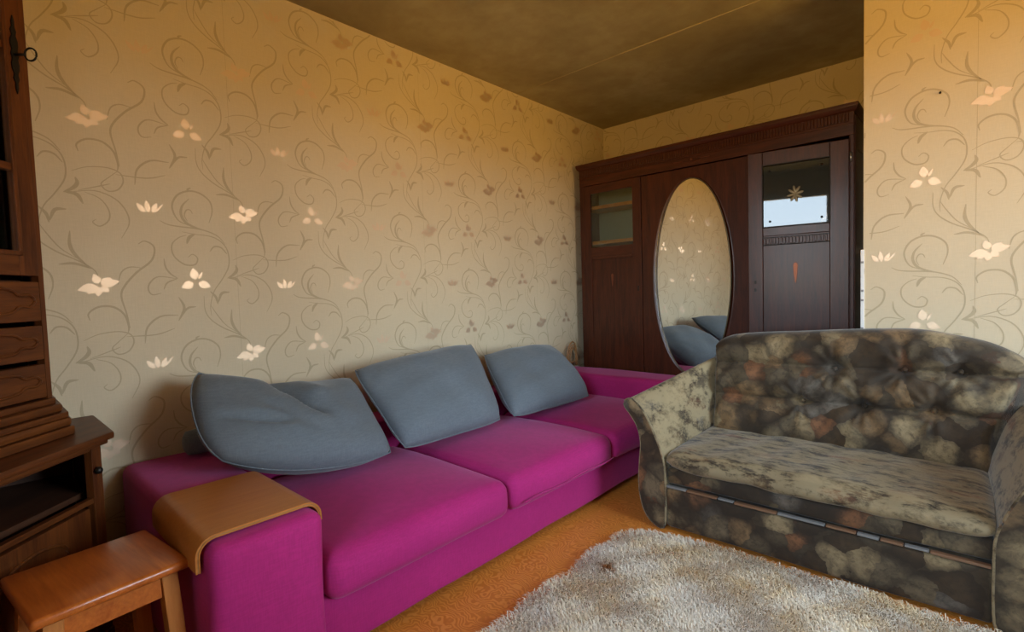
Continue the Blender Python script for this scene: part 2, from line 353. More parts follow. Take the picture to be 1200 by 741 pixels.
def wall(name, corners, origin_uv, span, placer, box_dims, flip=False):
    """wall slab plus its printed relief: one mesh; placer(u, v) -> point on the wall face lifted a hair"""
    V = []; F = []; MI = []
    x0, x1, y0, y1, z0, z1 = box_dims
    for x in (x0, x1):
        for y in (y0, y1):
            for z in (z0, z1): V.append((x, y, z))
    for f in ((0, 1, 3, 2), (4, 6, 7, 5), (0, 4, 5, 1), (2, 3, 7, 6), (0, 2, 6, 4), (1, 5, 7, 3)): F.append(f); MI.append(0)
    u0, u1, v0, v1 = span
    eu, ev = origin_uv
    for i in range(int((u0-eu)/PU)-2, int((u1-eu)/PU)+3):
        for j in range(int((v0-ev)/PV)-2, int((v1-ev)/PV)+3):
            ou = eu+i*PU; ov = ev+j*PV+(PV/2 if i % 2 else 0)
            h = ((i*7+j*13) % 5)
            for si, (kind, P) in enumerate(SHAPES):
                Q = [(ou+a, ov+b) for a, b in P]
                if min(q[0] for q in Q) < u0 or max(q[0] for q in Q) > u1 or min(q[1] for q in Q) < v0 or max(q[1] for q in Q) > v1: continue
                k0 = len(V); V += [placer(a, b, .0004+(si % 9)*.00004 if kind == 1 else .0009+(si % 7)*.00012) for a, b in Q]
                idx = list(range(k0, k0+len(Q)))
                F.append(tuple(idx[::-1] if flip else idx)); MI.append(1 if kind == 1 else (2 if kind == 2 else 3))
    # strip joints of the paper: hairline ridges
    k = math.floor((u0-eu)/PU)
    while eu+k*PU+.33*PU < u1:
        a = eu+k*PU+.33*PU
        if a > u0+.01 and k % 2 == 0:
            k0 = len(V); V += [placer(a, v0, .0004), placer(a+.0014, v0, .0004), placer(a+.0014, v1, .0004), placer(a, v1, .0004)]
            F.append(tuple(range(k0+3, k0-1, -1)) if flip else tuple(range(k0, k0+4))); MI.append(1)
        k += 1
    me = bpy.data.meshes.new(name); me.from_pydata(V, [], F); me.update()
    o = link(name, me, [MT['paper'], MT['scroll'], MT['petal'], MT['petal']])
    me.polygons.foreach_set('material_index', MI)
    return tag(o, kind='structure')
wall('wall_left', None, EYE_LEFT, (YW, YB, 0, ZC), lambda a, b, e: (XL+e, a, b), (XL-.1, XL, YW-.1, YB+.1, 0, ZC))
wall('wall_back', None, (EYE_RIGHT[0]-.13, EYE_RIGHT[1]+.1), (XL, XE, 0, ZC), lambda a, b, e: (a, YB-e, b), (XL, XE, YB, YB+.1, 0, ZC))
wall('wall_alcove', None, EYE_RIGHT, (XE, XR, 0, ZC), lambda a, b, e: (a, YR-e, b), (XE, XR+.22, YR, YB+.1, 0, ZC))
bm = bmesh.new()
for c in ((YW-.22, VY0, 0, ZC), (VY1, YR, 0, ZC), (VY0, VY1, 0, VZ0), (VY0, VY1, VZ1, ZC)): add_box(bm, XR, XR+.22, c[0], c[1], c[2], c[3])
from_bm('wall_right', bm, MT['paper'])['kind'] = 'structure'
# wall behind the camera, with the window opening
bm = bmesh.new()
for b in ((XL, WX0, 0, ZC), (WX1, XR, 0, ZC), (WX0, WX1, 0, WZ0), (WX0, WX1, WZ1, ZC)): add_box(bm, b[0], b[1], YW-.22, YW, b[2], b[3])
from_bm('wall_front', bm, MT['paper'])['kind'] = 'structure'
box('floor', (XL-.1, XR+.22, YW-.22, YB+.1, -.1, 0), MT['floor'], bev=0)['kind'] = 'structure'
# ceiling: two concrete slabs with a plastered joint
bm = bmesh.new(); add_box(bm, XL-.1, XR+.22, YW-.22, 2.829, ZC, ZC+.1, .002, 1); add_box(bm, XL-.1, XR+.22, 2.831, YB+.1, ZC, ZC+.1, .002, 1)
from_bm('ceiling', bm, MT['ceiling'])['kind'] = 'structure'
bm = bmesh.new()
for (a, b, w, h) in ((XL, -1.6, .006, .0022), (-1.6, -1.1, .012, .0045), (-1.1, XR, .008, .003)):
    add_box(bm, a, b, 2.83-w/2, 2.83+w/2, ZC-h, ZC+.001, .0008, 1)
from_bm('trim_1', bm, mat_plain('joint_plaster', (.42, .34, .19, 1), .7))['kind'] = 'structure'
# corner strip on the edge of the projecting wall, with dark nail marks
tr = box('trim_2', (XE-.010, XE+.004, YR-.006, YR+.012, .02, 1.30), MT['white'], bev=.001); tr['kind'] = 'structure'
for k in (0, 3, 4, 7):
    box('strip_mark', (XE-.0085, XE+.002, YR-.0075, YR-.0055, .92+k*.045, .930+k*.045), MT['strip'], tr, bev=0)
# window
win = thing('window_1', None, None, ((WX0+WX1)/2, YW-.12, WZ0)); win['kind'] = 'structure'
OW = tuple(win.location)
def wp(name, b, m, bev=.004): return box(name, b, m, win, bev, 2, OW)
wp('window_frame', (WX0, WX0+.06, YW-.16, YW-.09, WZ0, WZ1), MT['white']); wp('window_frame', (WX1-.06, WX1, YW-.16, YW-.09, WZ0, WZ1), MT['white'])
wp('window_frame', (WX0+.06, WX1-.06, YW-.16, YW-.09, WZ0, WZ0+.06), MT['white']); wp('window_frame', (WX0+.06, WX1-.06, YW-.16, YW-.09, WZ1-.06, WZ1), MT['white'])
wp('mullion', (-.03, .03, YW-.16, YW-.09, WZ0+.06, WZ1-.06), MT['white'])
wp('pane', (WX0+.06, -.03, YW-.13, YW-.126, WZ0+.06, WZ1-.06), MT['glass'], 0); wp('pane', (.03, WX1-.06, YW-.13, YW-.126, WZ0+.06, WZ1-.06), MT['glass'], 0)
wp('window_sill', (WX0-.05, WX1+.05, YW-.09, YW+.12, WZ0-.035, WZ0), MT['white'])
w2 = thing('added_window_2', None, None, (XR+.12, (VY0+VY1)/2, VZ0)); w2['kind'] = 'structure'; OW2 = tuple(w2.location)
def wq(name, b, m, bev=.004): return box(name, b, m, w2, bev, 2, OW2)
for c in ((VY0, VY0+.06, VZ0, VZ1), (VY1-.06, VY1, VZ0, VZ1), (VY0+.06, VY1-.06, VZ0, VZ0+.06), (VY0+.06, VY1-.06, VZ1-.06, VZ1)): wq('window_frame', (XR+.09, XR+.16, *c), MT['white'])
vm = (VY0+VY1)/2
wq('mullion', (XR+.09, XR+.16, vm-.035, vm+.035, VZ0+.06, VZ1-.06), MT['white'])
for c in ((VY0+.06, vm-.035), (vm+.035, VY1-.06)): wq('pane', (XR+.126, XR+.13, c[0], c[1], VZ0+.06, VZ1-.06), MT['glass'], 0)
wq('window_sill', (XR-.12, XR+.09, VY0-.05, VY1+.05, VZ0-.035, VZ0), MT['white'])
# small nail left in the projecting wall
def on_wall(px, py):  # only used for the nail
    return None
nl = tube('nail', [(-.098, YR+.01, 1.955), (-.098, YR-.010, 1.953)], .0045, MT['iron'], n=8); tag(nl, 'small dark nail head high on the wall behind the brown floral loveseat', 'nail')

# ================================================================ CORNER HUTCH (45 degrees, two-piece)
# local frame: x along the front (0 = right edge near the left wall), running towards the camera side; y = depth into the corner; z up
ang = -PI/4
def hutch_root(name, label, cat, p):
    # local +x points from the right front edge to the left front edge (world (1,-1)); local +y points into the corner (world (-1,-1))
    o = thing(name, label, cat, p); o.rotation_euler = (0, 0, -PI/4); return o
# world direction x_l = (cos-45, sin-45) = (.707,-.707); y_l = (.707,.707) points to the room -> use negative y for depth
S2 = math.sqrt(2)
lo = hutch_root('corner_cupboard_base', 'dark brown wooden corner cupboard with open niche and overhanging worktop', 'cupboard', (-2.115, .285, 0))
# front plane x+y = -1.83 ; point (-2.115,.285)
FL_ = (2.115-1.455)*S2   # front length
def hb(name, b, m, par, bev=.003): return box(name, b, m, par, bev, 2)
CZ = .700
def corner_poly(r, ins):   # plan of a corner piece, in local coordinates of an object at r with rotation -45
    pts = []
    for (x, y) in ins:
        dx, dy = x-r[0], y-r[1]; pts.append((dx/S2-dy/S2, dx/S2+dy/S2))
    return pts
WN = YW+.004; WLx = XL+.004
def mirror_pt(x, y): # mirror in the bisector of the corner
    return (XL+(y-YW), YW+(x-XL))
def plan(fx, fy):     # five-sided plan from the right front edge point
    m = mirror_pt(fx, fy); return [(WLx, fy), (fx, fy), m, (m[0], WN), (WLx, WN)]
r0 = (-2.115, .285)
# worktop with moulded edge: three stacked profiles
def slab(name, fx, fy, z0, z1, r, mat, par, bev=.006):
    return prism(name, corner_poly(r, plan(fx, fy)), z0, z1, mat, par, bev, 'Z')
bm_parts = []
slab('worktop', -2.086, .319, .708, .732, r0, MT['hutch_h'], lo, .007)
slab('worktop_moulding', -2.100, .303, .692, .709, r0, MT['hutch_h'], lo, .004)
# carcass sides, back, floor, shelf
side = [(WLx, r0[1]), (r0[0], r0[1]), (r0[0]+.02, r0[1]-.02), (r0[0]-.0, r0[1]-.045), (WLx, r0[1]-.045)]
prism('side_panel', corner_poly(r0, [(WLx, r0[1]), r0, (r0[0]+.012, r0[1]-.012), (r0[0]+.012-.01, r0[1]-.034), (WLx, r0[1]-.034)]), .0, .692, MT['hutch'], lo, .002, 'Z')
m0 = mirror_pt(*r0)
prism('side_panel', corner_poly(r0, [(m0[0], WN), (m0[0], m0[1]), (m0[0]-.02, m0[1]+.02), (m0[0]-.034, m0[1]), (m0[0]-.034, WN)]), .0, .692, MT['hutch'], lo, .002, 'Z')
prism('back_panel', corner_poly(r0, [(WLx, r0[1]-.04), (WLx+.02, r0[1]-.04), (WLx+.02, WN+.02), (m0[0]-.04, WN+.02), (m0[0]-.04, WN), (WLx, WN)]), .02, .69, MT['hutch_dark'], lo, 0, 'Z')
slab('shelf', r0[0]-.04, r0[1]-.045, .515, .535, (r0[0], r0[1]), MT['hutch_dark'], lo, .002)
L0 = (m0[0]-r0[0])*S2
hb('stile', (.005, .038, -.026, -.001, .0, .692), MT['hutch'], lo); hb('stile', (L0-.055, L0-.005, -.026, -.001, 0, .692), MT['hutch'], lo)
hb('rail', (.038, L0-.055, -.024, -.003, .678, .692), MT['hutch_h'], lo); hb('rail', (.038, L0-.055, -.024, -.003, .508, .526), MT['hutch_h'], lo)
hb('plinth', (.0, L0, -.03, .006, .0, .075), MT['hutch_h'], lo)
# lower doors with a carved wavy contour
def carved(parent, x0, x1, z0, z1, y, r=.0035, mat=None):
    cx, cz, hw, hh = (x0+x1)/2, (z0+z1)/2, (x1-x0)/2, (z1-z0)/2
    P = []
    Q = [(-1, 0), (-.9, .45), (-.72, .40), (-.55, .85), (0, 1), (.55, .85), (.72, .40), (.9, .45)]
    Q = Q + [(1, 0)] + [(a, -b) for a, b in Q[:0:-1]]
    P = [Vector((cx+a*hw, y, cz+b*hh)) for a, b in Q]
    return tube('carved_border', catmull(P, 4, True), r*1.35, mat or MT['hutch'], parent, 6, True)
for k in range(2):
    a = .058+k*(L0/2-.056); b = a+L0/2-.062
    d = hb('door', (a, b, -.024, .0, .085, .500), MT['hutch'], lo, .004)
    carved(d, a+.035, b-.035, .14, .455, .0, .0045)
kn = bmesh.new(); bmesh.ops.create_uvsphere(kn, u_segments=12, v_segments=8, radius=.012); bmesh.ops.transform(kn, matrix=Matrix.Translation((.028, .010, .612)), verts=kn.verts)
from_bm('knob', kn, MT['iron'], lo, True)

# upper part
u0 = (-2.183, .183)
up = hutch_root('corner_glazed_cabinet', 'reddish brown glazed corner cabinet with key, standing on the corner cupboard', 'cabinet', (u0[0], u0[1], .733))
Z0 = .733
def sl2(name, e, z0, z1, mat, bev=.004):
    return slab(name, u0[0]+e*.75, u0[1]+e, z0-Z0, z1-Z0, u0, mat, up, bev)
sl2('base_moulding', .046, .733, .762, MT['hutch_h'], .006)
sl2('base_moulding', .040, .762, .790, MT['hutch_h'], .010)
sl2('base_moulding', .034, .790, .808, MT['hutch_h'], .004)
sl2('base_moulding', .022, .808, .836, MT['hutch_h'], .010)
sl2('base_moulding', .008, .836, .856, MT['hutch_h'], .005)
mu = mirror_pt(*u0); L1 = (mu[0]-u0[0])*S2
def ub(name, b, m, par=None, bev=.003): return box(name, (b[0], b[1], b[2], b[3], b[4]-Z0, b[5]-Z0), m, par or up, bev)
prism('side_panel', corner_poly(u0, [(WLx, u0[1]), u0, (u0[0]+.012, u0[1]-.012), (u0[0]-.01, u0[1]-.03), (WLx, u0[1]-.03)]), .856-Z0, 2.36-Z0, MT['hutch'], up, .002, 'Z')
prism('side_panel', corner_poly(u0, [(mu[0], WN), mu, (mu[0]-.02, mu[1]+.02), (mu[0]-.03, mu[1]), (mu[0]-.03, WN)]), .856-Z0, 2.36-Z0, MT['hutch'], up, .002, 'Z')
prism('back_panel', corner_poly(u0, [(WLx, u0[1]-.035), (WLx+.015, u0[1]-.035), (WLx+.015, WN+.015), (mu[0]-.035, WN+.015), (mu[0]-.035, WN), (WLx, WN)]), .856-Z0, 2.36-Z0, MT['hutch_dark'], up, 0, 'Z')
sl2('top_panel', .03, 2.36, 2.40, MT['hutch_h'], .008)
slab('shelf', u0[0]-.05, u0[1]-.05, 1.60-Z0, 1.615-Z0, u0, MT['hutch_dark'], up, .001)
slab('shelf', u0[0]-.05, u0[1]-.05, 1.95-Z0, 1.965-Z0, u0, MT['hutch_dark'], up, .001)
slab('drawer_deck', u0[0]-.05, u0[1]-.05, 1.215-Z0, 1.235-Z0, u0, MT['hutch_dark'], up, .001)
ub('stile', (.0, .016, -.024, -.001, .856, 2.36), MT['hutch']); ub('stile', (L1-.016, L1, -.024, -.001, .856, 2.36), MT['hutch'])
for z0, z1 in ((1.104, 1.236), (.982, 1.098), (.862, .976)):
    for k in range(2):
        a = .018+k*(L1/2-.016); b = a+L1/2-.022
        d = ub('drawer', (a, b, -.03, .001, z0, z1-.008), MT['hutch_h'], None, .004)
        carved(d, a+.022, b-.022, z0-Z0+.022, z1-Z0-.026, .002, .0035, MT['hutch_h'])
        g = bmesh.new(); bmesh.ops.create_uvsphere(g, u_segments=10, v_segments=8, radius=.009)
        bmesh.ops.transform(g, matrix=Matrix.Translation(((a+b)/2, .012, (z0+z1)/2-Z0)), verts=g.verts); from_bm('knob', g, MT['brass'], d, True)
# glazed door: frame of four rails with mouldings, pane, muntins, lock plate and key
zd0, zd1 = 1.246, 2.35
door = ub('door', (.018, .082, -.024, .003, zd0, zd1), MT['hutch'])
def db(name, b, m, bev=.002): return box(name, (b[0], b[1], b[2], b[3], b[4]-Z0, b[5]-Z0), m, door, bev)
db('door_stile', (L1-.082, L1-.018, -.024, .003, zd0, zd1), MT['hutch'])
db('door_rail', (.082, L1-.082, -.024, .003, zd0, 1.318), MT['hutch_h']); db('door_rail', (.082, L1-.082, -.024, .003, 2.27, zd1), MT['hutch_h'])
for b in ((.074, .086, .003, .010, 1.306, 2.285), (L1-.086, L1-.074, .003, .010, 1.306, 2.285), (.074, L1-.074, .003, .010, 1.306, 1.320), (.074, L1-.074, .003, .010, 2.27, 2.285)): db('bead_moulding', b, MT['hutch'], .002)
db('glass_pane', (.082, L1-.082, -.014, -.010, 1.318, 2.27), MT['glass_green'], 0)
for zz in (1.560, 1.92): db('muntin', (.082, L1-.082, -.018, .003, zz, zz+.022), MT['hutch_h'], .002)
db('muntin', (L1/2-.011, L1/2+.011, -.018, .002, 1.318, 2.27), MT['hutch'], .002)
# pierced iron lock plate: a tall spiky silhouette with scrolls
P = []
ks = [(0, .118), (.005, .10), (.004, .085), (.010, .072), (.006, .058), (.012, .044), (.013, .028), (.009, .014), (.013, 0)]
ks = ks + [(a, -b) for a, b in ks[-2::-1]]
pl = [(x, z) for x, z in ks] + [(-x, z) for x, z in ks[-2:0:-1]]
kx, kz = .048, 1.915-Z0
prism('lock_plate', [(kx+a, kz+b) for a, b in pl], .004, .0075, MT['iron'], door, .0008)
bm = bmesh.new(); add_tube(bm, [(kx, .004, kz), (kx, .036, kz)], .0042, 8)
ring = [Vector((kx+.0, .052+.017*math.cos(t), kz+.019*math.sin(t))) for t in [2*PI*k/20 for k in range(20)]]
add_tube(bm, ring, .0028, 6, True); from_bm('key', bm, MT['iron'], door, True)

# ================================================================ WARDROBE (antique, oval mirror)
WDX0, WDX1, WDY = -2.389, -0.493, 3.5
wd = thing('wardrobe', 'antique dark oak wardrobe with an oval mirror in its middle door', 'wardrobe', ((WDX0+WDX1)/2, 3.75, 0))
OD = tuple(wd.location)
def wb(name, b, m, par=None, bev=.003): return box(name, b, m, par or wd, bev, 2, OD)
DB = 3.985
wb('side_panel', (WDX0, WDX0+.025, WDY+.002, DB, 0, 2.11), MT['wardrobe']); wb('side_panel', (WDX1-.025, WDX1, WDY+.002, DB, 0, 2.11), MT['wardrobe'])
wb('side_rail', (WDX1-.001, WDX1+.006, WDY+.01, WDY+.075, 0, 2.11), MT['wardrobe'])
wb('side_rail', (WDX1-.001, WDX1+.006, WDY+.08, DB, 1.93, 2.11), MT['wardrobe'])
wb('back_panel', (WDX0, WDX1, DB-.015, DB, 0.05, 2.11), MT['hutch_dark']); wb('bottom_panel', (WDX0+.025, WDX1-.025, WDY+.01, DB-.015, .05, .08), MT['hutch_dark'])
wb('divider', (-1.845, -1.825, WDY+.03, DB-.015, .08, 2.0), MT['hutch_dark']); wb('divider', (-1.065, -1.045, WDY+.03, DB-.015, .08, 2.0), MT['hutch_dark'])
wb('top_panel', (WDX0, WDX1, WDY+.01, DB, 2.10, 2.125), MT['wardrobe_h'])
# frieze and cornice
wb('frieze', (WDX0, WDX1, WDY-.004, WDY+.03, 1.995, 2.128), MT['wardrobe_h'])
def crn(name, P, par=wd):
    # moulding profile (y,z) swept along the front, returned on the right side
    bm = bmesh.new(); prev = None; rings = []
    for stage in range(4):
        ring = []
        for (d, z) in P:
            if stage == 0: c = (WDX0-d, DB)
            elif stage == 1: c = (WDX0-d, WDY-d)
            elif stage == 2: c = (WDX1+d, WDY-d)
            else: c = (WDX1+d, DB)
            ring.append(bm.verts.new((c[0]-OD[0], c[1]-OD[1], z)))
        rings.append(ring)
    for a, b in zip(rings, rings[1:]):
        for i in range(len(P)-1): bm.faces.new((a[i], a[i+1], b[i+1], b[i]))
    bm.faces.new(rings[0]); bm.faces.new(rings[-1][::-1])
    inner0 = [(r[0], r[-1]) for r in rings]
    bm.faces.new([r[-1] for r in rings]); bm.faces.new([r[0] for r in rings][::-1])
    return from_bm(name, bm, MT['wardrobe_h'], par, False, 35)
crn('cornice', [(.002, 2.125), (.006, 2.128), (.014, 2.136), (.020, 2.150), (.022, 2.158), (.022, 2.172), (.0, 2.176)])
bm = bmesh.new()
x = WDX0+.02
while x < WDX1-.025:
    add_box(bm, x-OD[0], x+.0135-OD[0], WDY-.012-OD[1], WDY-.004-OD[1], 2.072, 2.124, .003, 1); x += .0175
fb = from_bm('fluted_band', bm, MT['wardrobe_h'], wd, False, 40); fb['kind'] = 'stuff'
wb('band_moulding', (WDX0, WDX1, WDY-.010, WDY-.003, 2.058, 2.068), MT['wardrobe_h'])
# frame stiles round the doors
for a, b in ((WDX0, -2.335), (-.513, WDX1)): wb('stile', (a, b, WDY-.002, WDY+.022, .0, 1.995), MT['wardrobe'])
wb('plinth', (WDX0, WDX1, WDY-.010, WDY+.02, 0, .085), MT['wardrobe_h'])
def drop(par, x, y, z, mat, off=OD, s=1.0):
    # inlaid drop: tapered tongue with a boss on top
    P = [(-.013, 0), (-.010, -.05), (-.004, -.10), (0, -.112), (.004, -.10), (.010, -.05), (.013, 0), (.009, .012), (0, .016), (-.009, .012)]
    o = prism('drop_ornament', [(x+a*s-off[0], z+b*s) for a, b in P], y-.004-off[1], y+.001-off[1], mat, par, .001)
    return o
# left door with two-shelf glazed light
ld = wb('door', (-2.332, -2.283, WDY-.008, WDY+.014, .09, 1.99), MT['wardrobe'])
def lb(n, b, m, bev=.002): return wb(n, b, m, ld, bev)
lb('door_stile', (-1.907, -1.835, WDY-.008, WDY+.014, .09, 1.99), MT['wardrobe'])
lb('door_rail', (-2.283, -1.907, WDY-.008, WDY+.014, 1.925, 1.99), MT['wardrobe_h']); lb('door_rail', (-2.283, -1.907, WDY-.008, WDY+.014, 1.40, 1.49), MT['wardrobe_h'])
lb('door_panel', (-2.283, -1.907, WDY-.001, WDY+.010, .16, 1.40), MT['wardrobe']); lb('door_rail', (-2.283, -1.907, WDY-.008, WDY+.014, .09, .16), MT['wardrobe_h'])
lb('glass_pane', (-2.283, -1.907, WDY+.000, WDY+.004, 1.49, 1.925), MT['glass_green'], 0)
lb('band_moulding', (-2.275, -1.915, WDY-.012, WDY-.006, 1.392, 1.408), MT['wardrobe_h'])
drop(ld, -2.094, WDY-.002, 1.26, MT['copper'], s=.8)
lb('lock_plate', (-1.872, -1.862, WDY-.011, WDY-.007, 1.13, 1.17), MT['iron'], .002)
for zz in (1.80, 1.515): wb('shelf', (WDX0+.03, -1.85, WDY+.02, DB-.02, zz, zz+.028), MT['stool_leg'])
wb('lining', (WDX0+.03, -1.85, WDY+.24, WDY+.25, 1.54, 1.99), MT['lining'])
# middle door with oval opening for the mirror
cx, cz, ax_, az_ = -1.452, 1.215, .277, .695
bm = bmesh.new(); NN = 64
def oval(s, y): return [((cx+ax_*s*math.cos(2*PI*k/NN)), y, (cz+az_*(s if s == 1 else (az_+ax_*(s-1))/az_)*math.sin(2*PI*k/NN))) for k in range(NN)]
def rect(y):
    out = []
    X0, X1, Z0_, Z1_ = -1.828, -1.068, .09, 1.985
    for k in range(NN):
        a = 2*PI*k/NN; dx, dz = math.cos(a), math.sin(a)
        tx = ((X1-cx) if dx > 0 else (X0-cx))/dx if abs(dx) > 1e-6 else 1e9; tz = ((Z1_-cz) if dz > 0 else (Z0_-cz))/dz if abs(dz) > 1e-6 else 1e9
        t = min(tx, tz); out.append((cx+dx*t, y, cz+dz*t))
    for X in (X0, X1):
        for Z in (Z0_, Z1_):
            a = math.atan2(Z-cz, X-cx) % (2*PI); k = round(a/(2*PI)*NN) % NN; out[k] = (X, y, Z)
    return out
rings = [[bm.verts.new(Vector(p)-Vector(OD)) for p in R_] for R_ in (oval(1.0, WDY+.075), oval(1.0, WDY-.006), oval(1.045, WDY-.011), oval(1.075, WDY-.008), rect(WDY-.008), rect(WDY+.014), oval(1.03, WDY+.075), oval(1.0, WDY+.075))]
for a, b in zip(rings, rings[1:]):
    for k in range(NN): bm.faces.new((a[k], a[(k+1) % NN], b[(k+1) % NN], b[k]))
md = from_bm('door', bm, MT['wardrobe'], wd, False, 30)
# mirror with bevelled rim
# the glass sits skew in its deep rebate: right side flush, left side set back
TM = math.tan(math.radians(4.0))
def skew(P): return [Vector((p[0], p[1]+(cx-p[0])*TM, p[2]))-Vector(OD) for p in P]
bm = bmesh.new(); r1 = [bm.verts.new(p) for p in skew(oval(.998, WDY-.006))]; r2 = [bm.verts.new(p) for p in skew(oval(.985, WDY-.008))]; r3 = [bm.verts.new(p) for p in skew(oval(.998, WDY-.001))]
for k in range(NN): bm.faces.new((r1[k], r1[(k+1) % NN], r2[(k+1) % NN], r2[k])); bm.faces.new((r3[k], r3[(k+1) % NN], r1[(k+1) % NN], r1[k]))
bm.faces.new(r2); bm.faces.new(r3[::-1]); tag(from_bm('mirror', bm, MT['mirror'], md, False), 'oval bevelled mirror glass')
tube('mirror_rim', skew(oval(1.004, WDY-.007)), .0045, MT['brass'], md, 6, True)
# small carved ornament above the mirror
bm = bmesh.new(); add_box(bm, -1.575-OD[0], -1.315-OD[0], WDY-.0075-OD[1], WDY-.003-OD[1], 2.036, 2.040, .001, 1)
P = [(-.07, 0), (-.03, .010), (0, .013), (.03, .010), (.07, 0), (.03, -.008), (0, -.016), (-.03, -.008)]
from_bm('ornament', bm, MT['copper'], wd)
prism('ornament', [(-1.445+a-OD[0], 2.036+b) for a, b in P], WDY-.011-OD[1], WDY-.003-OD[1], MT['wardrobe_h'], wd, .002)
g = bmesh.new(); bmesh.ops.create_uvsphere(g, u_segments=12, v_segments=8, radius=.009); bmesh.ops.transform(g, matrix=Matrix.Translation((-1.44-OD[0], WDY-.012-OD[1], 2.038)), verts=g.verts); from_bm('boss', g, MT['copper'], wd, True)
# right door, ajar, hinged on the right: frame in its own pivot
piv = bpy.data.objects.new('door', bpy.data.meshes.new('door')); COL.objects.link(piv); piv.parent = wd
piv.location = (-.516-OD[0], WDY-.004-OD[1], 0); piv.rotation_euler = (0, 0, math.radians(DOOR_ANGLE))
DW = .535
bm = bmesh.new()
for b in ((-DW, -DW+.085, .09, 1.972), (-.095, 0, .09, 1.972), (-DW+.085, -.095, 1.885, 1.972), (-DW+.085, -.095, 1.45, 1.505), (-DW+.085, -.095, .09, .17)): add_box(bm, b[0], b[1], -.012, .010, b[2], b[3], .003, 1)
bmesh.ops.recalc_face_normals(bm, faces=bm.faces); bm.to_mesh(piv.data); bm.free(); piv.data.materials.append(MT['wardrobe'])
def rb(n, b, m, bev=.002): return box(n, b, m, piv, bev)
rb('door_panel', (-DW+.085, -.095, -.004, .006, .17, 1.392), MT['wardrobe'])
rb('door_rail', (-DW+.085, -.095, -.007, .008, 1.392, 1.45), MT['wardrobe_h'])
tag(rb('glass_pane', (-DW+.088, -.098, -.004, .002, 1.508, 1.882), MT['darkglass'], .0015), 'dark reflective glass with a bevelled edge')
for b in ((-DW+.082, -.092, -.018, -.011, 1.500, 1.508), (-DW+.082, -.092, -.018, -.011, 1.882, 1.890)): rb('bead_moulding', b, MT['groove'], .001)
for b in ((-DW+.081, -DW+.088, -.018, -.011, 1.500, 1.890), (-.098, -.091, -.018, -.011, 1.500, 1.890)): rb('bead_moulding', b, MT['groove'], .001)
bm = bmesh.new(); x = -DW+.088
while x < -.105: add_box(bm, x, x+.014, -.016, -.005, 1.398, 1.436, .003, 1); x += .0182
tag(from_bm('fluted_band', bm, MT['wardrobe_h'], piv, False, 40), kind='stuff')
for z in (1.392, 1.438): rb('band_moulding', (-DW+.083, -.096, -.013, -.006, z, z+.004), MT['groove'], .001)
drop(piv, -.272, -.005, 1.262, MT['copper'], (0, 0, 0), 1.0)
for dx in (-DW+.125, -.135):
    for dz in (1.54, 1.85): tube('rivet', [(dx, -.002, dz), (dx, -.008, dz)], .007, MT['iron'], piv, 10)
bm = bmesh.new()
for k in range(8):
    a = k*PI/4+.2; c_ = Vector((-.272+.022*math.cos(a), -.0065, 1.695+.028*math.sin(a)))
    vs = [bm.verts.new(c_+Vector((.024*math.cos(t)*math.cos(a)-.009*math.sin(t)*math.sin(a), 0, .024*math.cos(t)*math.sin(a)+.009*math.sin(t)*math.cos(a)))) for t in [2*PI*j/8 for j in range(8)]]
    top = bm.verts.new(c_+Vector((0, -.004, 0)))
    for j in range(8): bm.faces.new((vs[j], vs[(j+1) % 8], top))
tag(from_bm('rosette', bm, MT['brass'], piv, True), 'small leaf rosette on the glass')
for z in (1.155, 1.105): rb('lock_plate', (-DW+.034, -DW+.046, -.015, -.011, z, z+.02), MT['iron'], .002)
for z in (1.84, .35): tube('hinge', [(.008, -.004, z), (.008, -.004, z+.055)], .006, MT['steel'], piv, 8)

# ================================================================ SOFA
SX, SY0, SY1, AT = -1.415, .385, 3.44, .52
sofa = thing('sofa', 'long magenta fabric sofa with boxy arms along the papered wall', 'sofa', (-1.93, 1.9, 0)); OS = tuple(sofa.location)
def soft(name, b, mat, par, bev=.04, seg=4, crown=0, sub=10, wob=0, seed=0, off=OS, front_lean=0):
    """upholstered block: rounded box with crowned top and slight irregularity"""
    x0, x1, y0, y1, z0, z1 = b; bm = bmesh.new()
    add_box(bm, x0, x1, y0, y1, z0, z1, bev, seg)
    bmesh.ops.subdivide_edges(bm, edges=[e for e in bm.edges if e.calc_length() > .12], cuts=sub, use_grid_fill=True)
    rnd = random.Random(seed); ph = [rnd.uniform(0, 6) for _ in range(6)]
    for v in bm.verts:
        p = v.co; u = (p.x-x0)/(x1-x0); w = (p.y-y0)/(y1-y0); h = (p.z-z0)/(z1-z0)
        if crown: p.z += crown*max(0, h-.3)/.7*(math.sin(PI*min(1, max(0, u)))**.6)*(math.sin(PI*min(1, max(0, w)))**.5)
        if crown: p.x += crown*.5*math.sin(PI*min(1, max(0, w)))**.7*math.sin(PI*min(1, max(0, h)))*(1 if u > .8 else 0)
        if wob:
            p.x += wob*math.sin(p.y*9+ph[0])*math.sin(p.z*14+ph[1]); p.y += wob*math.sin(p.x*11+ph[2])*math.sin(p.z*13+ph[3]); p.z += wob*math.sin(p.x*8+ph[4])*math.sin(p.y*10+ph[5])
    for v in bm.verts: v.co -= Vector(off)
    return from_bm(name, bm, mat, par, True)
soft('armrest', (XL+.012, SX+.012, SY0, SY0+.305, .02, AT), MT['magenta'], sofa, .035, 4, .004, 8, .003, 1)
soft('armrest', (XL+.012, SX, SY1-.31, SY1, .02, AT), MT['magenta'], sofa, .035, 4, .004, 8, .003, 2)
soft('back', (XL+.012, XL+.22, SY0+.305, SY1-.31, .05, AT-.01), MT['magenta'], sofa, .03, 3, .0, 10, .003, 3)
soft('base', (XL+.20, SX-.030, SY0+.30, SY1-.305, .045, .235), MT['magenta'], sofa, .012, 2, .0, 10, .002, 4)
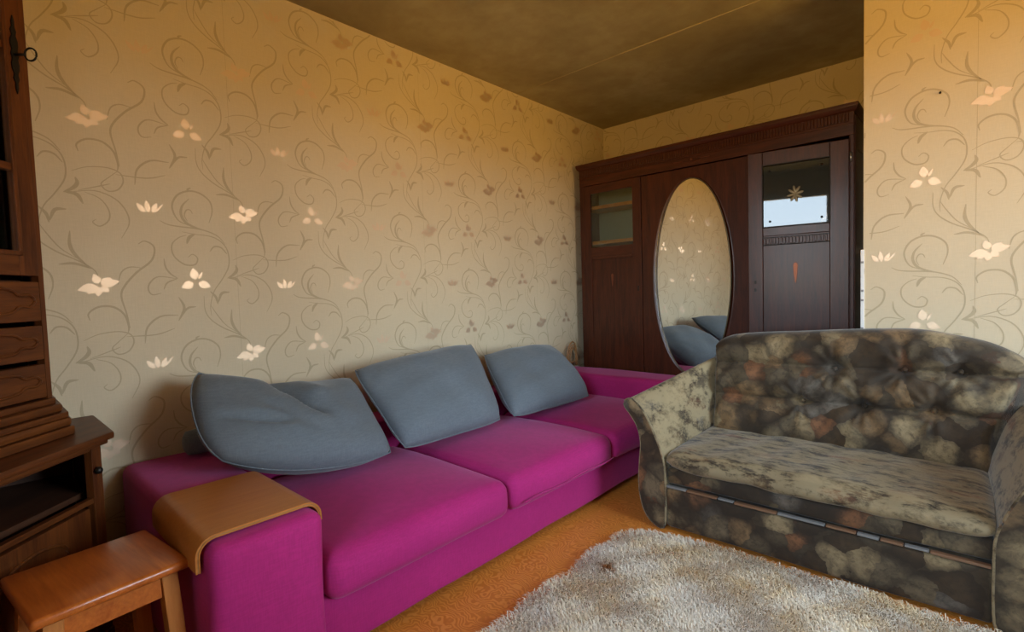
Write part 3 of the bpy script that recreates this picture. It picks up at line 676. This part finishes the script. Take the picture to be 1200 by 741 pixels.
W3 = (SY1-.31-(SY0+.305))/3
for k in range(3):
    a = SY0+.305+k*W3
    s = soft('seat_cushion', (XL+.215, SX+.02, a+.004, a+W3-.004, .218, .368), MT['magenta'], sofa, .050, 5, .036, 12, .003, 10+k)
    if k == 1:
        pts = [(SX+.0405, a+.05+j*(W3-.10)/14, .262+.004*math.sin(j*.9)) for j in range(15)]
        tube('seam_piping', [Vector(p)-Vector(OS) for p in catmull(pts, 2)], .0035, MT['magenta'], s, 6)
for y in (SY0+.08, SY1-.08):
    for x in (XL+.1, SX-.08): box('foot', (x-.03, x+.03, y-.03, y+.03, 0, .024), MT['groove'], sofa, .002, 1, OS)

# pillow: 3x3 control points (rows bottom->top, columns left->right) and thickness
def pillow(name, ctrl, thick, mat, label, cat, group=None, nu=40, nv=32, seed=0, folds=(), lobes=.0):
    C = [[Vector(p) for p in r] for r in ctrl]
    def surf(u, v):
        def q(a, b, c, t): return a*((1-t)*(1-2*t))+b*(4*t*(1-t))+c*(t*(2*t-1))
        rows = [q(r[0], r[1], r[2], u) for r in C]; return q(rows[0], rows[1], rows[2], v)
    ctr = surf(.5, .5); rnd = random.Random(seed); ph = [rnd.uniform(0, 6) for _ in range(8)]
    bm = bmesh.new(); sides = []
    for sgn in (1, -1):
        G = []
        for j in range(nv+1):
            row = []
            for i in range(nu+1):
                u, v = i/nu, j/nv
                # pinch the outline between corners
                a_, b_ = 2*u-1, 2*v-1; uu = .5+.5*a_*(1-.07*b_**4-.03*(1-b_*b_)); vv = .5+.5*b_*(1-.07*a_**4-.03*(1-a_*a_))
                p = surf(uu, vv); e = .002
                du = surf(min(1, uu+e), vv)-surf(max(0, uu-e), vv); dv = surf(uu, min(1, vv+e))-surf(uu, max(0, vv-e))
                n = du.cross(dv).normalized()
                prof = (max(0, 1-abs(2*u-1)**3.4)**.55)*(max(0, 1-abs(2*v-1)**3.2)**.55)
                d = thick/2*prof*(1+.10*math.sin(u*7+ph[0])*math.sin(v*5+ph[1]))
                w = .0035*math.sin(u*17+v*9+ph[2])+.003*math.sin(v*21-u*6+ph[3])
                for (fu, fv, ang, ln, wd_, dp) in folds:
                    if sgn < 0: continue
                    ca, sa = math.cos(ang), math.sin(ang); a = (u-fu)*ca+(v-fv)*sa; b = -(u-fu)*sa+(v-fv)*ca
                    w -= dp*math.exp(-(b/wd_)**2)*math.exp(-(a/ln)**4)
                if (i in (0, nu) or j in (0, nv)): d = 0; w = 0
                row.append(p+n*(sgn*d+w*prof))
            G.append(row)
        sides.append(G)
    A = [[bm.verts.new(p-ctr) for p in row] for row in sides[0]]
    B = [[A[j][i] if (i in (0, nu) or j in (0, nv)) else bm.verts.new(sides[1][j][i]-ctr) for i in range(nu+1)] for j in range(nv+1)]
    for j in range(nv):
        for i in range(nu):
            bm.faces.new((A[j][i], A[j][i+1], A[j+1][i+1], A[j+1][i]))
            try: bm.faces.new((B[j][i], B[j+1][i], B[j+1][i+1], B[j][i+1]))
            except ValueError: pass
    root = from_bm(name, bm, mat, None, True); root.location = ctr
    # corded edge, a part
    edge = [A_ for A_ in []]
    loop = [sides[0][0][i] for i in range(0, nu, 2)]+[sides[0][j][nu] for j in range(0, nv, 2)]+[sides[0][nv][i] for i in range(nu, 0, -2)]+[sides[0][j][0] for j in range(nv, 0, -2)]
    tube('piping', [p-ctr for p in loop], .003, mat, root, 5, True)
    return tag(root, label, cat, group)
GP = 'loose grey back cushions on the magenta sofa'
pillow('cushion', [[(-1.94, .58, .585), (-1.86, .88, .485), (-1.86, 1.26, .455)], [(-2.05, .53, .735), (-2.05, .90, .62), (-2.05, 1.275, .60)], [(-2.27, .60, .895), (-2.30, .985, .745), (-2.29, 1.31, .765)]], .21, MT['grey'],
       'slumped creased grey cushion nearest the wooden armrest tray, half on the arm', 'cushion', GP, seed=3, folds=((.24, .40, -.30, .17, .030, .030), (.30, .45, -.3, .14, .07, -.012), (.47, .72, -1.05, .34, .035, .060), (.66, .55, -1.2, .3, .12, -.018), (.57, .80, -1.15, .22, .06, -.015), (.42, .42, -.9, .22, .035, .016), (.88, .4, 1.3, .18, .03, .012)))
pillow('cushion', [[(-1.86, 1.295, .450), (-1.85, 1.60, .455), (-1.86, 1.95, .450)], [(-2.05, 1.28, .63), (-2.04, 1.63, .64), (-2.05, 2.03, .64)], [(-2.26, 1.27, .795), (-2.29, 1.70, .810), (-2.29, 2.15, .850)]], .20, MT['grey'],
       'upright plump grey cushion in the middle of the three big ones', 'cushion', GP, seed=5, folds=((.06, .8, .9, .14, .03, .010), (.92, .3, 1.3, .18, .03, .012), (.3, .08, .2, .2, .03, .008)))
pillow('cushion', [[(-1.86, 2.02, .445), (-1.85, 2.38, .45), (-1.85, 2.80, .435)], [(-2.06, 2.10, .60), (-2.06, 2.46, .60), (-2.04, 2.87, .58)], [(-2.28, 2.20, .765), (-2.29, 2.55, .757), (-2.28, 2.92, .765)]], .20, MT['grey'],
       'smaller grey cushion farthest along, beside the dark wardrobe end of the sofa', 'cushion', GP, seed=8, folds=((.85, .4, 1.2, .15, .04, .008),))
# small grey roll behind the first cushion
bm = bmesh.new(); P = [(-2.16, 0, 0), (-2.16, .012, 0), (-2.162, .05, 0), (-2.165, .13, 0), (-2.168, .16, 0)]
add_tube(bm, [Vector((p[0]+2.16, p[1], 0)) for p in P], [.030, .048, .052, .05, .035], 16)
rl = from_bm('bolster', bm, MT['grey'], None, True); rl.location = (-2.335, .575, AT+.058); tag(rl, 'little grey roll cushion end poking out behind the slumped cushion on the arm', 'cushion')

# bentwood tray over the near arm
tr_ = thing('armrest_tray', 'bent oak veneer tray draped over the near arm of the magenta sofa', 'tray', (-1.66, .54, AT+.012))
def traysec(t0, t1):
    # centreline across the arm (y,z): short flap, top, long flap
    y0, y1 = SY0-.014, SY0+.305+.012; r = .045; zt = AT+.016
    P = [(y0, zt-.085)]+[(y0, zt-.065)]
    for k in range(7): a = PI-k*PI/12; P.append((y0+r+r*math.cos(a), zt-r+r*math.sin(a)))
    for k in range(7): a = PI/2-k*PI/12; P.append((y1-r+r*math.cos(a), zt-r+r*math.sin(a)))
    P.append((y1, zt-.062))
    return P
base = [Vector((0, a, b)) for a, b in traysec(0, 0)]
def offp(P, d):
    out = []
    for i, p in enumerate(P):
        t = (P[min(i+1, len(P)-1)]-P[max(i-1, 0)]).normalized(); out.append(p+Vector((0, -t.z, t.y))*d)
    return out
def ply(name, d0, d1, mat, xa, xb):
    A, B = offp(base, d0), offp(base, d1); bm = bmesh.new(); O = Vector((-1.66, .54, AT+.012)); rows = []
    for x in (xa, xb): rows.append([bm.verts.new(Vector((x, p.y, p.z))-O) for p in A+B[::-1]])
    n = len(rows[0])
    for i in range(n): bm.faces.new((rows[0][i], rows[0][(i+1) % n], rows[1][(i+1) % n], rows[1][i]))
    h = n//2
    for r_ in rows:
        for i in range(h-1): bm.faces.new((r_[i], r_[i+1], r_[n-2-i], r_[n-1-i]))
    return from_bm(name, bm, mat, tr_, False, 35)
ply('top_veneer', .000, .0045, MT['ply'], -1.885, -1.455); ply('core', -.003, .000, MT['ply_edge'], -1.884, -1.457); ply('bottom_veneer', -.0065, -.003, MT['ply'], -1.885, -1.455)

# wicker loop tucked between wall and wardrobe
bt = thing('wicker_hoop', 'curved cane loops standing in the corner between sofa end, wall and wardrobe', 'wicker', (-2.425, 3.40, AT+.004))
for k, (r_, h) in enumerate(((.075, .20), (.060, .175), (.045, .15))):
    pts = [Vector((.02*math.sin(t)*.5+.004*k, -r_*math.cos(t)*1.0-.02, h*math.sin(t)**.8 if math.sin(t) > 0 else 0)) for t in [PI*j/14 for j in range(15)]]
    tube('cane', pts, .006, MT['wicker'], bt, 7)
tube('binding', [Vector((.0, -.095, .03)), Vector((.0, .055, .03))], .007, MT['wicker'], bt, 7)

# ================================================================ STOOL
st = thing('stool', 'small varnished orange pine stool with a knotted plank seat beside the sofa', 'stool', (-1.662, .200, 0), math.radians(6.5))
soft('seat', (-.158, .158, -.158, .158, .444, .470), MT['stool'], st, .010, 3, 0, 2, 0, 0, (0, 0, 0))
for sx_ in (-1, 1):
    for sy_ in (-1, 1):
        bm = bmesh.new(); add_box(bm, -.019, .019, -.019, .019, 0, .444, .004, 2)
        for v in bm.verts: t = 1-v.co.z/.444; v.co.x += sx_*(.115+.022*t); v.co.y += sy_*(.115+.022*t)
        from_bm('leg', bm, MT['stool_leg'], st, False, 40)
for s in (-1, 1):
    box('apron', (-.098, .098, s*.118-.009, s*.118+.009, .382, .443), MT['stool'], st, .002); box('apron', (s*.118-.009, s*.118+.009, -.098, .098, .382, .443), MT['stool'], st, .002)
    box('stretcher', (-.115, .115, s*.128-.008, s*.128+.008, .14, .165), MT['stool'], st, .002)

# ================================================================ LOVESEAT
LO = (-.49, 2.55, 0); lv = thing('loveseat', 'brown floral velvet two-seat sofa bed with flared arms and buttoned back', 'loveseat', LO); LOv = Vector(LO)
FY = 2.2
def loft(name, secs, mat, par, off, cap=True, angle=None, sub=1):
    bm = bmesh.new(); R_ = [[bm.verts.new(Vector(p)-off) for p in s] for s in secs]; n = len(R_[0])
    for a, b in zip(R_, R_[1:]):
        for i in range(n): bm.faces.new((a[i], a[(i+1) % n], b[(i+1) % n], b[i]))
    if cap: bm.faces.new(R_[0]); bm.faces.new(R_[-1][::-1])
    return from_bm(name, bm, mat, par, angle is None, angle)
front = [(-1.060, .012), (-1.115, .022), (-1.155, .065), (-1.178, .14), (-1.183, .224), (-1.176, .32), (-1.170, .40), (-1.186, .475), (-1.222, .53), (-1.252, .565), (-1.256, .590), (-1.238, .606), (-1.205, .602), (-1.150, .545), (-1.105, .46), (-1.070, .375), (-1.052, .30), (-1.050, .20), (-1.050, .10)]
rear = [(-1.040, .012), (-1.065, .022), (-1.080, .065), (-1.09, .14), (-1.09, .224), (-1.085, .32), (-1.075, .42), (-1.065, .55), (-1.058, .67), (-1.052, .735), (-1.044, .752), (-1.026, .762), (-1.008, .752), (-1.000, .70), (-.995, .60), (-.990, .50), (-.990, .40), (-1.0, .20), (-1.0, .10)]
def arm(sign):
    secs = []; ns = 16
    F0 = [Vector((a, 0, b)) for a, b in front]; R0 = [Vector((a, 0, b)) for a, b in rear]
    prof = catmull([(p.x, p.z, 0) for p in F0], 3, True); profr = catmull([(p.x, p.z, 0) for p in R0], 3, True)
    c = sum((Vector(p) for p in prof), Vector())/len(prof)
    for k in range(-3, ns+1):
        if k < 0:
            t = 0; y = FY+.018*(1-math.cos((k+3)/3*PI/2))-.0; sc = 1-.018*(1-math.sin((k+3)/3*PI/2)); y = FY+.016*(1-math.sin((k+3)/3*PI/2))*-1
            y = FY-.012+.012*((k+3)/3)
        else: t = k/ns; y = FY+(2.80-FY)*t; sc = 1
        # belly of the scroll eases backwards
        s_ = []
        for a, b in zip(prof, profr):
            if sign > 0: b = b.lerp(a, .62)
            q = a.lerp(b, t); q = c.lerp(q, sc) if k < 0 else q
            x = q.x if sign < 0 else (2*-.49-q.x)
            s_.append((x, y, q.y))
        secs.append(s_)
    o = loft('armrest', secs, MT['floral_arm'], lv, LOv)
    return o
armL = arm(-1); armR = arm(1)
# front facings of the arms in the base velvet without painted sheen, with a corded edge
for sgn, a_ in ((-1, armL), (1, armR)):
    P = catmull([(a, b, 0) for a, b in front], 3, True)
    pts = [(p.x if sgn < 0 else -.98-p.x, p.y) for p in P]
    cxm = sum(p[0] for p in pts)/len(pts); czm = sum(p[1] for p in pts)/len(pts)
    ins = [(cxm+(x-cxm)*.975, czm+(z-czm)*.99) for x, z in pts]
    prism('arm_facing', [(x-LO[0], z) for x, z in ins], FY-.018-LO[1], FY+.004-LO[1], MT['floral'], a_, 0)
    tube('piping', [Vector((x, FY-.012, z))-LOv for x, z in pts], .006, MT['floral_worn_sheen'], a_, 6, True)
# base box, drawer band, trim strip
soft('base', (-1.050, .070, FY-.004, 2.78, .018, .205), MT['floral'], lv, .014, 3, 0, 10, .002, 20, LO)
soft('seat_platform', (-1.054, .074, FY+.004, 2.76, .222, .298), MT['floral'], lv, .020, 4, 0, 10, .002, 21, LO)
# peeled strip between platform and base: short alternating pieces
x = -1.048; k = 0; rnd = random.Random(4)
while x < .066:
    w = rnd.choice((.07, .10, .14, .17)); x2 = min(x+w, .068)
    box('trim_strip', (x, x2-.004, FY-.008-.002*(k % 2), FY+.012, .207+.001*(k % 3), .2165), MT['strip'] if k % 2 == 0 else MT['strip_orange'], lv, .0015, 1, LO); x = x2; k += 1
# seat cushion: slopes up to the back, rounded nose
bm = bmesh.new(); nu, nv = 48, 30; G = []
prof = [(2.74, .30), (2.50, .295), (2.25, .295), (2.205, .298), (2.188, .312), (2.184, .330), (2.192, .350), (2.215, .367), (2.27, .378), (2.40, .388), (2.55, .398), (2.70, .408), (2.76, .41)]
pc = catmull([(a, b, 0) for a, b in prof], 3)
X0, X1 = -1.045, .072
for j, p in enumerate(pc):
    row = []
    for i in range(nu+1):
        u = i/nu; x = X0+(X1-X0)*u; ed = min(1, (min(u, 1-u)/.05))**.5
        zz = .345+(p.y-.345)*(.62+.38*ed); yy = p.x+(1-ed)*.012 if p.x < 2.3 else p.x
        puff = .012*math.sin(PI*u)*(1 if p.y > .37 else 0)+.0025*math.sin(u*23+p.x*9)+.002*math.sin(u*41-p.x*17)
        yy -= .010*math.sin(PI*u*3)**2*(1 if p.x < 2.25 else 0)
        row.append(bm.verts.new(Vector((x, yy, zz+puff))-LOv))
    G.append(row)
for a, b in zip(G, G[1:]):
    for i in range(nu): bm.faces.new((a[i], a[i+1], b[i+1], b[i]))
bm.faces.new([r[0] for r in G]); bm.faces.new([r[-1] for r in G][::-1]); bm.faces.new(G[-1]+G[0][::-1])
sc_ = from_bm('seat_cushion', bm, MT['floral_worn_sheen'], lv, True)
# backrest: three padded channels with buttons, rolled over the top; fanned towards the right arm
TOPP = [(-1.005, .845), (-.985, .862), (-.93, .885), (-.80, .902), (-.60, .915), (-.45, .926), (-.30, .934), (-.16, .936), (-.04, .915), (.065, .888), (.15, .842), (.20, .79)]
tp = catmull([(a, b, 0) for a, b in TOPP], 6)
def topz(u):
    k = u*(len(tp)-1); i = min(int(k), len(tp)-2); f = k-i; return tp[i].lerp(tp[i+1], f)
BUT = [(-.455, .745), (-.20, .762), (-.02, .768), (-.585, .588), (-.34, .594), (-.10, .602)]
nu, nv = 150, 84; bm = bmesh.new(); rows = []
for j in range(nv+1):
    v = j/nv; row = []
    for i in range(nu+1):
        u = i/nu; T = topz(u)
        xb = -1.000+u*(1.075)            # bottom runs between the arms
        fan = max(0, (v-.35)/.65)**1.2 if v < .88 else 1
        x = xb+(T.x-xb)*min(1, fan)
        zt = T.y
        if v <= .86:
            z = .37+(zt-.05-.37)*(v/.86); y = 2.665+.075*(v/.86)
        else:
            a = (v-.86)/.14*PI; z = (zt-.05)+.05*math.sin(a); y = 2.740+.062*(1-math.cos(a))
        d = 0
        if v <= .93:
            z1 = .580+.015*u; z2 = .740+.028*u
            if z < z1: q = (z-.36)/(z1-.36)
            elif z < z2: q = (z-z1)/(z2-z1)
            else: q = min(1, .5*(z-z2)/max(.02, (zt-.03-z2)))
            d = .055*max(0, math.sin(PI*min(1, max(0, q))))**.42
            ed = min(1, min(u, 1-u)/.03); d *= ed**.5
            for bx, bz in BUT:
                dx, dz = x-bx, (z-bz); r = math.hypot(dx, dz*1.1); th = math.atan2(dz, dx)
                d -= .040*math.exp(-(r/.030)**2); d += .0042*math.cos(9*th+bx*20+1.5*math.sin(3*th+bz*9))*math.exp(-((r-.07)/.055)**2)
                d -= .010*math.exp(-(dx/.010)**2)*math.exp(-((dz)/.10)**2)*(1 if dz > 0 else .4)
            d += .003*math.sin(x*37+z*21)+.002*math.sin(x*61-z*43)
            if v > .86: d *= max(0, 1-(v-.86)/.07)
        row.append(bm.verts.new(Vector((x, y-d, z+d*.15))-LOv))
    rows.append(row)
last = [bm.verts.new(Vector((p.co.x, 2.862-LO[1], .05))) for p in rows[-1]]; rows.append(last)
first = [bm.verts.new(Vector((p.co.x, 2.68-LO[1], .05))) for p in rows[0]]; rows.insert(0, first)
for a, b in zip(rows, rows[1:]):
    for i in range(nu): bm.faces.new((a[i], a[i+1], b[i+1], b[i]))
bm.faces.new([r[0] for r in rows][::-1]); bm.faces.new([r[-1] for r in rows]); bm.faces.new(rows[-1]+rows[0][::-1])
bk = from_bm('backrest', bm, MT['floral'], lv, True)
for bx, bz in BUT:
    g = bmesh.new(); bmesh.ops.create_uvsphere(g, u_segments=10, v_segments=6, radius=.011); t = (bz-.37)/.5
    bmesh.ops.transform(g, matrix=Matrix.Translation(Vector((bx, 2.665+.075*t+.006, bz))-LOv), verts=g.verts); from_bm('button', g, MT['floral'], bk, True)

# ================================================================ ADDED FILL LAMP (unseen, put in for warm ambient light)
pl_ = thing('added_fill_lamp', 'small round frosted glass fill lamp on a short stem, added and unseen above', 'lamp', FILL_POS)
mg, n_, b_ = newmat('fill_lamp_glass'); b_.inputs['Emission Color'].default_value = (1, .58, .22, 1); b_.inputs['Emission Strength'].default_value = 3.0
n_.links.new(mix(n_, noise(n_, coords(n_), 8).outputs[0], (.9, .8, .6, 1), (.8, .7, .5, 1)), b_.inputs['Base Color'])
tube('stem', [(0, 0, .12), (0, 0, ZC-FILL_POS[2])], .008, MT['brass'], pl_, 8)
tube('canopy', [(0, 0, ZC-FILL_POS[2]-.03), (0, 0, ZC-FILL_POS[2])], [.03, .055], MT['brass'], pl_, 20)
tube('lamp_shade', [(0, 0, -.075), (0, 0, -.06), (0, 0, -.02), (0, 0, .04), (0, 0, .09), (0, 0, .12)], [.03, .07, .105, .11, .07, .03], mg, pl_, 24)
lamp('added_fill_light', 'POINT', (FILL_POS[0], FILL_POS[1], FILL_POS[2]-.14), FILL_POWER, (1, .68, .32), .06)

# ================================================================ RUG
rg = thing('rug', 'shaggy cream wool rug with a small brown stain in front of the loveseat', 'rug', (0, 0, 0))
RX0, RX1, RY0, RY1, RC = -1.185, .75, -.30, 2.155, .17
def inside(x, y, m=0):
    edge = .012*math.sin(y*17)+.008*math.sin(y*41)
    if x < RX0+edge+m or x > RX1-m or y < RY0+m or y > RY1-.055*max(0, min(1, (-.80-x)/.30))+.006*math.sin(x*15)-m: return False
    cx_, cy_ = RX0+RC+m, RY1-.055-RC-m
    if x < cx_ and y > cy_ and math.hypot(x-cx_, y-cy_) > RC: return False
    return True
P = [(RX0+.025, RY0+.02), (RX0+.025, RY1-.08-RC)]+[(RX0+.025+RC-RC*math.cos(t), RY1-.08-RC+RC*math.sin(t)) for t in [PI/2*k/8 for k in range(1, 8)]]+[(-.72, RY1-.03), (RX1-.02, RY1-.02), (RX1-.02, RY0+.02)]
prism('rug_backing', P, .001, .014, MT['rug'], rg, .003, 'Z')
NS = 230000
rs = np.random.RandomState(3); X = rs.uniform(RX0-.01, RX1, NS); Y = rs.uniform(RY0, RY1+.01, NS)
# denser where the camera sees it
keep = np.array([inside(a, b) for a, b in zip(X, Y)]); X = X[keep]; Y = Y[keep]; n = len(X)
field = -2.2+.7*np.sin(X*9+np.sin(Y*7)*1.7)+.6*np.sin(Y*17+X*6)+.5*np.sin(X*31-Y*23)
A_ = field+rs.normal(0, .9, n); Ls = rs.uniform(.012, .030, n); Hs = rs.uniform(.012, .023, n); Wd = rs.uniform(.0008, .0015, n)
dx, dy = np.cos(A_), np.sin(A_)
V = np.zeros((n, 5, 3))
px, py = -dy*Wd, dx*Wd
V[:, 0] = np.stack([X-px, Y-py, np.full(n, .012)], 1); V[:, 1] = np.stack([X+px, Y+py, np.full(n, .012)], 1)
V[:, 2] = np.stack([X+dx*Ls*.45+px, Y+dy*Ls*.45+py, .012+Hs], 1); V[:, 3] = np.stack([X+dx*Ls*.45-px, Y+dy*Ls*.45-py, .012+Hs], 1)
V[:, 4] = np.stack([X+dx*Ls, Y+dy*Ls, .012+Hs*.9], 1)
me = bpy.data.meshes.new('pile'); me.vertices.add(n*5); me.vertices.foreach_set('co', V.ravel())
b0 = np.arange(n)*5
L_ = np.stack([b0, b0+1, b0+2, b0+3, b0+3, b0+2, b0+4], 1).ravel()
me.loops.add(n*7); me.loops.foreach_set('vertex_index', L_.astype(np.int32))
me.polygons.add(n*2)
ls = np.stack([np.arange(n)*7, np.arange(n)*7+4], 1).ravel(); me.polygons.foreach_set('loop_start', ls.astype(np.int32))
me.update(calc_edges=True); me.validate()
pile = link('pile', me, MT['rug'], rg); pile['kind'] = 'stuff'
